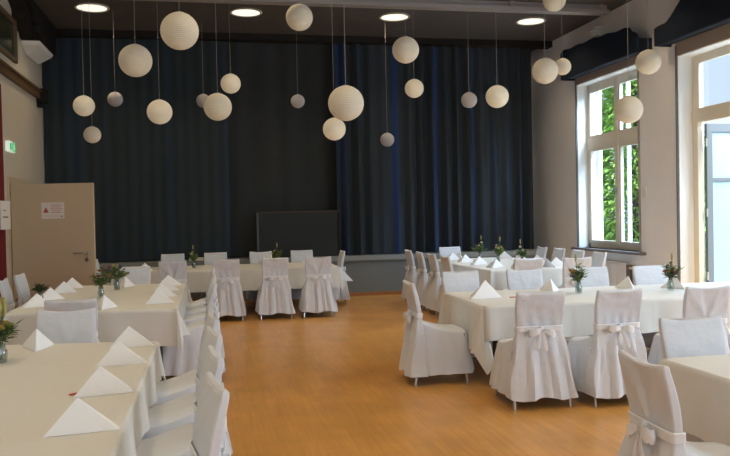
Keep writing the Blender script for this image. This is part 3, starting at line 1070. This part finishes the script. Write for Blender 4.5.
    o.rotation_euler = (0, 0, rz)
    tag(o, cl, 'tablecloth', 'white tablecloths')

table(-2.0, -.36, 2.45, 5.58, 0, 'banquet table under the cloth at the bottom left', 'cream tablecloth with fold lines on the near left table', (.30, .245, .3, .24), 1, .15)
table(-1.85, -.30, 7.44, 10.36, 0, 'banquet table under the second cloth on the left', 'cream tablecloth on the middle left table with row of napkins', (.24, .245, .34, .24), 2, .14, (0, 1, 0, 0))
table(-1.45, 2.10, 12.62, 14.02, R(-1), 'long banquet table under the cloth in front of the stage', 'white tablecloth on the long table in front of the stage', (.24, .25, .34, .24), 3, 0.0, (0, 2.3, 0, 0))
table(2.42, 5.75, 6.60, 7.88, R(-1.5), 'long banquet table under the cloth at the middle right', 'white tablecloth with hanging corner on the large middle right table', (.43, .3, .31, .24), 4, 0.0, (0, 0, 0, 1))
table(2.50, 4.3, 2.3, 3.98, 0, 'banquet table under the cloth at the bottom right corner', 'cream tablecloth on the near right table at the photo corner', (.36, .3, .3, .24), 5)
table(3.97, 5.42, 10.6, 13.6, 0, 'banquet table under the cloth by the tall window', 'white tablecloth on the far right table by the tall window', (.24, .24, .34, .24), 6)

# ------------------------------------------------------------------ napkins
def make_napkin():
    A, S = Vector((0, 0, .132)), Vector((.14, 0, 0))
    m = MB()
    for sy in (-1, 1):
        Wd = Vector((-.12, sy * .105, 0))
        th = Vector((-.009, -sy * .004, 0))
        n = 6
        outer, inner = [], []
        rings = []
        for k in range(n + 1):
            u = k / n
            top = A.lerp(S, u)
            bot = Wd.lerp(S, u)
            bul = Vector((0, sy * .010 * math.sin(PI * u), 0))
            rings.append([top, (top + bot) / 2 + bul, bot + bul * .5, bot + bul * .5 + th, (top + bot) / 2 + bul + th, top + th - Vector((0, 0, .006))])
        m.loft(rings)
        # inner folded layer
        rings = []
        for k in range(n + 1):
            u = k / n * .8
            top = A.lerp(S, u) + th * 1.6 - Vector((0, 0, .016))
            bot = Wd.lerp(S, u) + th * 2.2 + Vector((.004, -sy * .012, 0))
            rings.append([top, bot, bot + th * .6, top + th * .6])
        m.loft(rings)
    o = fix_normals(m.build('napkin', M['napkin'], None))
    return tag(o, '', 'napkin')
nap = make_napkin()
nfirst = [True]
def napkin(x, y, rz, label, group):
    if nfirst[0]:
        nfirst[0] = False
        nap.location, nap.rotation_euler = (x, y, .7505), (0, 0, R(rz))
        nap['label'], nap['group'] = label, group
    else:
        dup(nap, label, (x, y, .7505), R(rz), group)
G = 'folded napkins on the near left table'
for yy, a, lb in ((3.30, 210, 'nearest white triangular napkin on the aisle side of the near left table'),
                  (3.98, 212, 'second nearest white triangular napkin on the aisle side of the near left table'),
                  (4.76, 209, 'third nearest white triangular napkin on the aisle side of the near left table'),
                  (5.40, 208, 'farthest white triangular napkin on the aisle side of the near left table')):
    napkin(-.53, yy, a, lb, G)
napkin(-1.13, 5.50, 278, 'white triangular napkin at the far end of the near left table beside flowers', G)
G = 'folded napkins on the middle left table'
for yy, lb in ((8.02, 'nearest napkin of the aisle row on the middle left table'), (8.68, 'second napkin of the aisle row on the middle left table'),
               (9.38, 'third napkin of the aisle row on the middle left table'), (10.08, 'farthest napkin of the aisle row on the middle left table')):
    napkin(-.50, yy, 208 + rnd.uniform(-6, 6), lb, G)
for yy, lb in ((8.15, 'nearest napkin of the door side row on the middle left table'), (8.82, 'second napkin of the door side row on the middle left table'),
               (9.62, 'third napkin of the door side row on the middle left table'), (10.2, 'farthest napkin of the door side row on the middle left table')):
    napkin(-1.66, yy, rnd.uniform(-8, 8), lb, G)
napkin(-1.02, 10.1, 270, 'white napkin at the far end of the middle left table behind the flowers', G)
napkin(-.98, 7.74, 268, 'white napkin at the near end of the middle left table behind the chair back', G)
G = 'folded napkins on the stage table'
for xx, yy, a, lb in ((-1.0, 12.98, 30, 'napkin on the left end of the stage table, left of the chairs'), (-.6, 13.72, 265, 'leftmost napkin on the far edge of the stage table'),
                      (.16, 13.72, 275, 'second napkin from left on the far edge of the stage table'), (.95, 13.72, 270, 'third napkin from left on the far edge of the stage table'),
                      (1.68, 13.35, 180, 'napkin on the right end of the stage table')):
    napkin(xx, yy, a, lb, G)
G = 'folded napkins on the large middle right table'
for xx, yy, a, lb in ((2.66, 7.26, -20, 'large white napkin on the left end of the large right table'), (3.50, 7.60, 255, 'napkin on the large right table behind the chair with bow'),
                      (4.36, 7.55, 262, 'napkin on the large right table between the two flower vases'), (4.82, 7.40, 275, 'napkin just right of the right flower vase on the large right table')):
    napkin(xx, yy, a, lb, G)
for o_ in col.objects:
    if o_.get('label') == 'large white napkin on the left end of the large right table':
        o_.scale = (1.12, 1.12, 1.32)
G = 'folded napkins on the far right table'
for xx, yy, a, lb in ((4.25, 11.12, 8, 'nearest napkin of the aisle row on the far right table'), (4.25, 11.86, -6, 'second napkin of the aisle row on the far right table'),
                      (4.25, 12.55, 5, 'third napkin of the aisle row on the far right table'), (4.25, 13.25, 0, 'farthest napkin of the aisle row on the far right table'),
                      (5.16, 11.0, 182, 'nearest napkin of the window row on the far right table'), (5.16, 11.7, 176, 'second napkin of the window row on the far right table'),
                      (5.16, 12.42, 185, 'third napkin of the window row on the far right table'), (5.16, 13.1, 180, 'farthest napkin of the window row on the far right table'),
                      (4.42, 13.38, 272, 'napkin at the stage end of the far right table'), (4.42, 10.82, 92, 'left napkin at the near end of the far right table'),
                      (4.92, 10.82, 88, 'right napkin at the near end of the far right table')):
    napkin(xx, yy, a, lb, G)

# ------------------------------------------------------------------ flower vases
def flowers(x, y, label, seed, blooms, h=.17, spread=.085, leafm='leaf', tall=0, vs=1.0):
    q = random.Random(seed)
    t = thing('flower_vase', label, 'flower vase', (x, y, .7505), q.uniform(0, 6), 'table flower vases')
    MB().lathe([(.030 * vs, 0), (.034 * vs, .01), (.036 * vs, .06), (.026 * vs, .09), (.030 * vs, .112), (.026 * vs, .112), (.022 * vs, .09), (.031 * vs, .06), (.029 * vs, .014), (.004, .012)], 20).build('vase', M['vase'], t)
    st = MB()
    lf = MB()
    tips = []
    ns = 17
    for k in range(ns):
        a = 2 * PI * k / ns + q.uniform(-.3, .3)
        rr = spread * 1.3 * q.uniform(.2, 1.0)
        hh = .115 + h * q.uniform(.55, 1.0) * (1 - .35 * (rr / spread) ** 2)
        p0 = Vector((math.cos(a + 2) * .014, math.sin(a + 2) * .014, .018))
        p1 = Vector((math.cos(a) * .014, math.sin(a) * .014, .112))
        p2 = Vector((math.cos(a) * rr, math.sin(a) * rr, hh))
        pm = p1.lerp(p2, .5) - Vector((math.cos(a), math.sin(a), 0)) * rr * .15
        st.tube([p0, p1, pm, p2], .0022, 5)
        tips.append(p2)
        for j in range(8):
            u = q.uniform(.15, 1.0)
            c = p1.lerp(p2, u)
            b = q.uniform(0, 2 * PI)
            d = Vector((math.cos(b), math.sin(b), q.uniform(-.2, .9))).normalized()
            L, w = q.uniform(.04, .085), q.uniform(.012, .022)
            sd = d.cross(Vector((0, 0, 1))).normalized() * w
            nrm = sd.cross(d).normalized() * .004
            m_ = c + d * L * .5 + nrm
            lf.add([c, m_ + sd, c + d * L, m_ - sd, m_ - nrm * 1.6], [(0, 1, 2), (0, 2, 3), (0, 4, 1), (1, 4, 2), (2, 4, 3), (3, 4, 0)])
    for k in range(tall):
        a = q.uniform(0, 6.28)
        p = Vector((math.cos(a) * .03, math.sin(a) * .03, .115 + h * 1.35))
        st.tube([(0, 0, .1), p * .6, p], .003, 5)
        bl = 1.0 + .4 * (seed == 21)
        MB().loft([[p + Vector((0, 0, (i - 3) * .014 * bl)) + Vector((math.cos(j * PI / 3), math.sin(j * PI / 3), 0)) * (.002 + .010 * bl * math.sin(PI * (i + .4) / 7)) for j in range(6)] for i in range(7)]).build('bud', M['bud'], t)
    st.build('stems', M['leaf_dark'], t)
    lf.build('leaves', M[leafm], t, False)
    q.shuffle(tips)
    for k, bm in enumerate(blooms):
        p = tips[k % len(tips)]
        b = MB()
        for j in range(3):
            rr = .031 - j * .007
            ring0 = []
            npt = 14
            vs_ = [p + Vector((0, 0, -.012 + j * .004))]
            for i in range(npt):
                a = 2 * PI * i / npt + j * .3
                r2 = rr * (1 if i % 2 else .68)
                vs_.append(p + Vector((math.cos(a) * r2, math.sin(a) * r2, .004 + j * .008)))
            b.add(vs_, [(0, 1 + i, 1 + (i + 1) % npt) for i in range(npt)])
        b.lathe([(.002, .004), (.010, .008), (.009, .02), (.002, .024)], 8, tuple(p))
        b.build('bloom', M[bm], t)
    return t
flowers(-1.24, 5.02, 'flower vase at the left photo edge on the near left table', 21, ['b_yellow', 'b_orange', 'b_white', 'b_yellow', 'b_yellow'], .16, .10, 'leaf', 4, 1.15)
flowers(-1.15, 8.85, 'nearer of two red flower vases on the middle left table', 22, ['b_pink', 'b_orange', 'b_pink', 'b_purple', 'b_orange'], .20, .11)
flowers(-1.08, 9.72, 'farther of two red flower vases on the middle left table', 23, ['b_pink', 'b_purple', 'b_yellow', 'b_pink', 'b_orange'], .22, .11)
flowers(-1.70, 8.48, 'small ochre flower vase between door side napkins on the middle left table', 24, ['b_orange', 'b_orange', 'b_pink'], .07, .04, 'leaf_dark')
flowers(-.24, 13.3, 'flower vase on the left part of the stage table', 25, ['b_yellow', 'b_orange', 'b_white'], .17, .06, 'leaf', 1)
flowers(1.15, 13.35, 'flower vase on the right part of the stage table', 26, ['b_yellow', 'b_white', 'b_yellow'], .17, .07, 'leaf', 1)
flowers(3.68, 7.33, 'left flower vase on the large middle right table', 27, ['b_orange', 'b_purple', 'b_yellow', 'b_white', 'b_pink'], .18, .085, 'leaf', 1)
flowers(4.63, 7.20, 'right flower vase on the large middle right table', 28, ['b_orange', 'b_pink', 'b_yellow', 'b_orange', 'b_pink'], .17, .075, 'leaf_dark', 1)
flowers(4.70, 13.1, 'leftmost flower vase on the far right table', 29, ['b_white', 'b_yellow', 'b_white', 'b_pink'], .20, .10, 'leaf', 1)
flowers(4.70, 12.2, 'middle flower vase on the far right table', 30, ['b_yellow', 'b_white', 'b_yellow', 'b_white'], .20, .10, 'leaf', 1)
flowers(4.72, 11.25, 'rightmost flower vase on the far right table', 31, ['b_white', 'b_pink', 'b_white', 'b_white'], .19, .09, 'leaf', 1)

# small red paper strips by the napkins
for x, y, a, ln, lb in ((-1.36, 5.44, 5, .06, 'red strip beside the flower vase on the near left table'), (-.655, 3.98, 40, .022, 'red tip under a napkin edge on the near left table'),
                        (2.93, 7.2, 4, .045, 'red strip beside the large napkin on the right table')):
    st_ = MB().box(-ln, ln, -.011, .011, 0, .006).build('paper_strip', M['red'], None, False, .002)
    st_.location, st_.rotation_euler = (x, y, .7502), (0, 0, R(a))
    tag(st_, lb, 'paper strip', 'red paper strips')

# ------------------------------------------------------------------ paper lanterns
LN = [(-1.69, 11.74, 3.22, .30, 2, 'glowing round lantern at the left, hanging above a smaller one'),
      (-1.63, 12.06, 2.84, .25, 1, 'lowest round lantern at the far left'),
      (-1.46, 13.60, 3.59, .25, 0, 'dim grey lantern at the left near the curtain'),
      (-.81, 9.85, 3.51, .40, 1, 'large round lantern left of the biggest top lantern'),
      (-.62, 11.29, 3.08, .35, 2, 'medium lantern hanging low, left of a paired lantern'),
      (-.24, 8.46, 3.56, .40, 1, 'biggest round lantern close to the top, left of centre'),
      (-.02, 14.25, 3.67, .25, 0, 'dim lantern half hidden behind a brighter lantern left of centre'),
      (.16, 9.94, 2.97, .35, 1, 'medium round lantern overlapping a dim one behind it'),
      (.39, 11.90, 3.59, .30, 2, 'smaller glowing lantern just above the overlapping pair'),
      (1.63, 13.92, 3.63, .25, 0, 'small dim lantern alone against the black backdrop'),
      (1.23, 10.12, 4.16, .35, 1, 'round lantern touching the ceiling rail at the top centre'),
      (1.54, 8.56, 2.83, .40, 1, 'large lantern in the centre hanging on a bright cord'),
      (1.65, 10.07, 2.71, .30, 2, 'lantern hanging just below the large centre lantern'),
      (3.18, 13.59, 2.91, .25, 0, 'lowest small dim lantern right of centre'),
      (2.57, 9.84, 3.71, .35, 1, 'upper lantern of the vertical pair right of centre'),
      (3.25, 11.95, 3.56, .30, 2, 'lower glowing lantern of the vertical pair right of centre'),
      (4.05, 11.65, 3.34, .25, 0, 'grey unlit lantern against the blue curtain at the right'),
      (3.74, 9.65, 3.09, .30, 2, 'glowing lantern near the right end of the blue curtain'),
      (4.50, 9.84, 3.47, .35, 1, 'lantern in front of the curtain edge with a small one behind'),
      (5.17, 10.70, 3.70, .25, 1, 'small lantern touching the navy pelmet of the tall window'),
      (5.19, 8.92, 2.83, .35, 1, 'lantern hanging in front of the tall window'),
      (6.10, 9.95, 3.64, .35, 1, 'rightmost lantern, between the two navy pelmets'),
      (5.25, 11.11, 4.79, .35, 1, 'lantern at the top edge right under the ceiling')]
LM = {0: 'lantern_off', 1: 'lantern_plain', 2: 'lantern_lit'}
kinds = {}
def lantern(x, y, z, D, lit, label):
    rr = D / 2
    t = thing('paper_lantern', label, 'lantern', (x, y, z), rnd.uniform(0, 3), 'round paper lanterns')
    key = (D, lit)
    if key in kinds:
        for ch in kinds[key]:
            c = ch.copy()
            col.objects.link(c)
            c.parent = t
    else:
        prof = []
        NR = 30
        for k in range(NR + 1):
            a = -PI / 2 + .14 + (PI - .34) * k / NR
            r2 = rr * (1 - (.012 if k % 2 else 0))
            prof.append((r2 * math.cos(a), r2 * math.sin(a) * .98))
        sh = MB().lathe(prof, 36, cap0=True, cap1=False).build('shade', M[LM[lit]], t)
        sh.data.set_sharp_from_angle(angle=R(80))
        rg = MB()
        zt = prof[-1][1]
        rg.lathe([(prof[-1][0] - .004, zt - .004), (prof[-1][0] + .004, zt - .004), (prof[-1][0] + .004, zt + .004), (prof[-1][0] - .004, zt + .004), (prof[-1][0] - .004, zt - .004)], 24, cap0=False, cap1=False)
        rg.tube([(-prof[-1][0], 0, zt), (0, 0, zt + .02), (prof[-1][0], 0, zt)], .002, 5)
        ri = rg.build('wire_ring', M['cord'], t)
        kinds[key] = [sh, ri]
    top = ZC - z
    MB().tube([(0, 0, rr * .96), (0, 0, top)], .0022, 6).build('cord', M['cord'], t)
for l in LN:
    lantern(*l)

# ------------------------------------------------------------------ trees outside the tall window
def tree(x, y, h, rad, label, seed, mat, n, z0=.3, droop=.3):
    q = random.Random(seed)
    t = thing('garden_tree', label, 'tree', (x, y, -.05), 0, 'trees outside the windows')
    tk = MB().tube([(0, 0, 0), (.05, .02, h * .4), (0, .05, h * .8)], .13, 10, .04)
    for k in range(14):
        a, zz = q.uniform(0, 6.28), q.uniform(.1, .8) * h
        tk.tube([(0, 0, zz), (math.cos(a) * rad * .4, math.sin(a) * rad * .4, zz + .25), (math.cos(a) * rad * .75, math.sin(a) * rad * .75, zz + .3)], .03, 6, .008)
    tk.build('trunk', M['bark'], t)
    lf = MB()
    for k in range(n):
        zz = q.uniform(0, 1)
        env = rad * (1 - zz) ** .55 * (.6 + .4 * math.sin(min(1, zz * 6) * PI / 2))
        a = q.uniform(0, 2 * PI)
        r_ = env * math.sqrt(q.uniform(.25, 1)) * (1 + .14 * math.sin(5 * a + 9 * zz))
        c = Vector((math.cos(a) * r_, math.sin(a) * r_, z0 + zz * (h - z0)))
        d = Vector((math.cos(a + q.uniform(-.7, .7)), math.sin(a + q.uniform(-.7, .7)), q.uniform(-droop - .5, .5))).normalized()
        L, w = q.uniform(.14, .36), q.uniform(.025, .06)
        sd = d.cross(Vector((0, 0, 1))).normalized() * w
        nr = sd.cross(d).normalized() * w * .5
        lf.add([c, c + d * L * .5 + sd + nr, c + d * L, c + d * L * .5 - sd + nr], [(0, 1, 2, 3)])
    lf.build('foliage', M[mat], t, False)
tree(10.4, 17.6, 6.2, 1.5, 'bright green conifer behind the left panes of the tall window', 1, 'tree_leaf', 6500)
tree(12.7, 21.2, 7.0, 1.9, 'darker tree farther back outside the tall window', 2, 'tree_leaf2', 6500)
tree(9.9, 14.9, 3.4, .85, 'low green shrub outside the right panes of the tall window', 3, 'tree_leaf', 4500, .1)
tree(15.2, 25.6, 8.0, 2.4, 'tall dark tree at the back outside the tall window', 4, 'tree_leaf2', 5000)
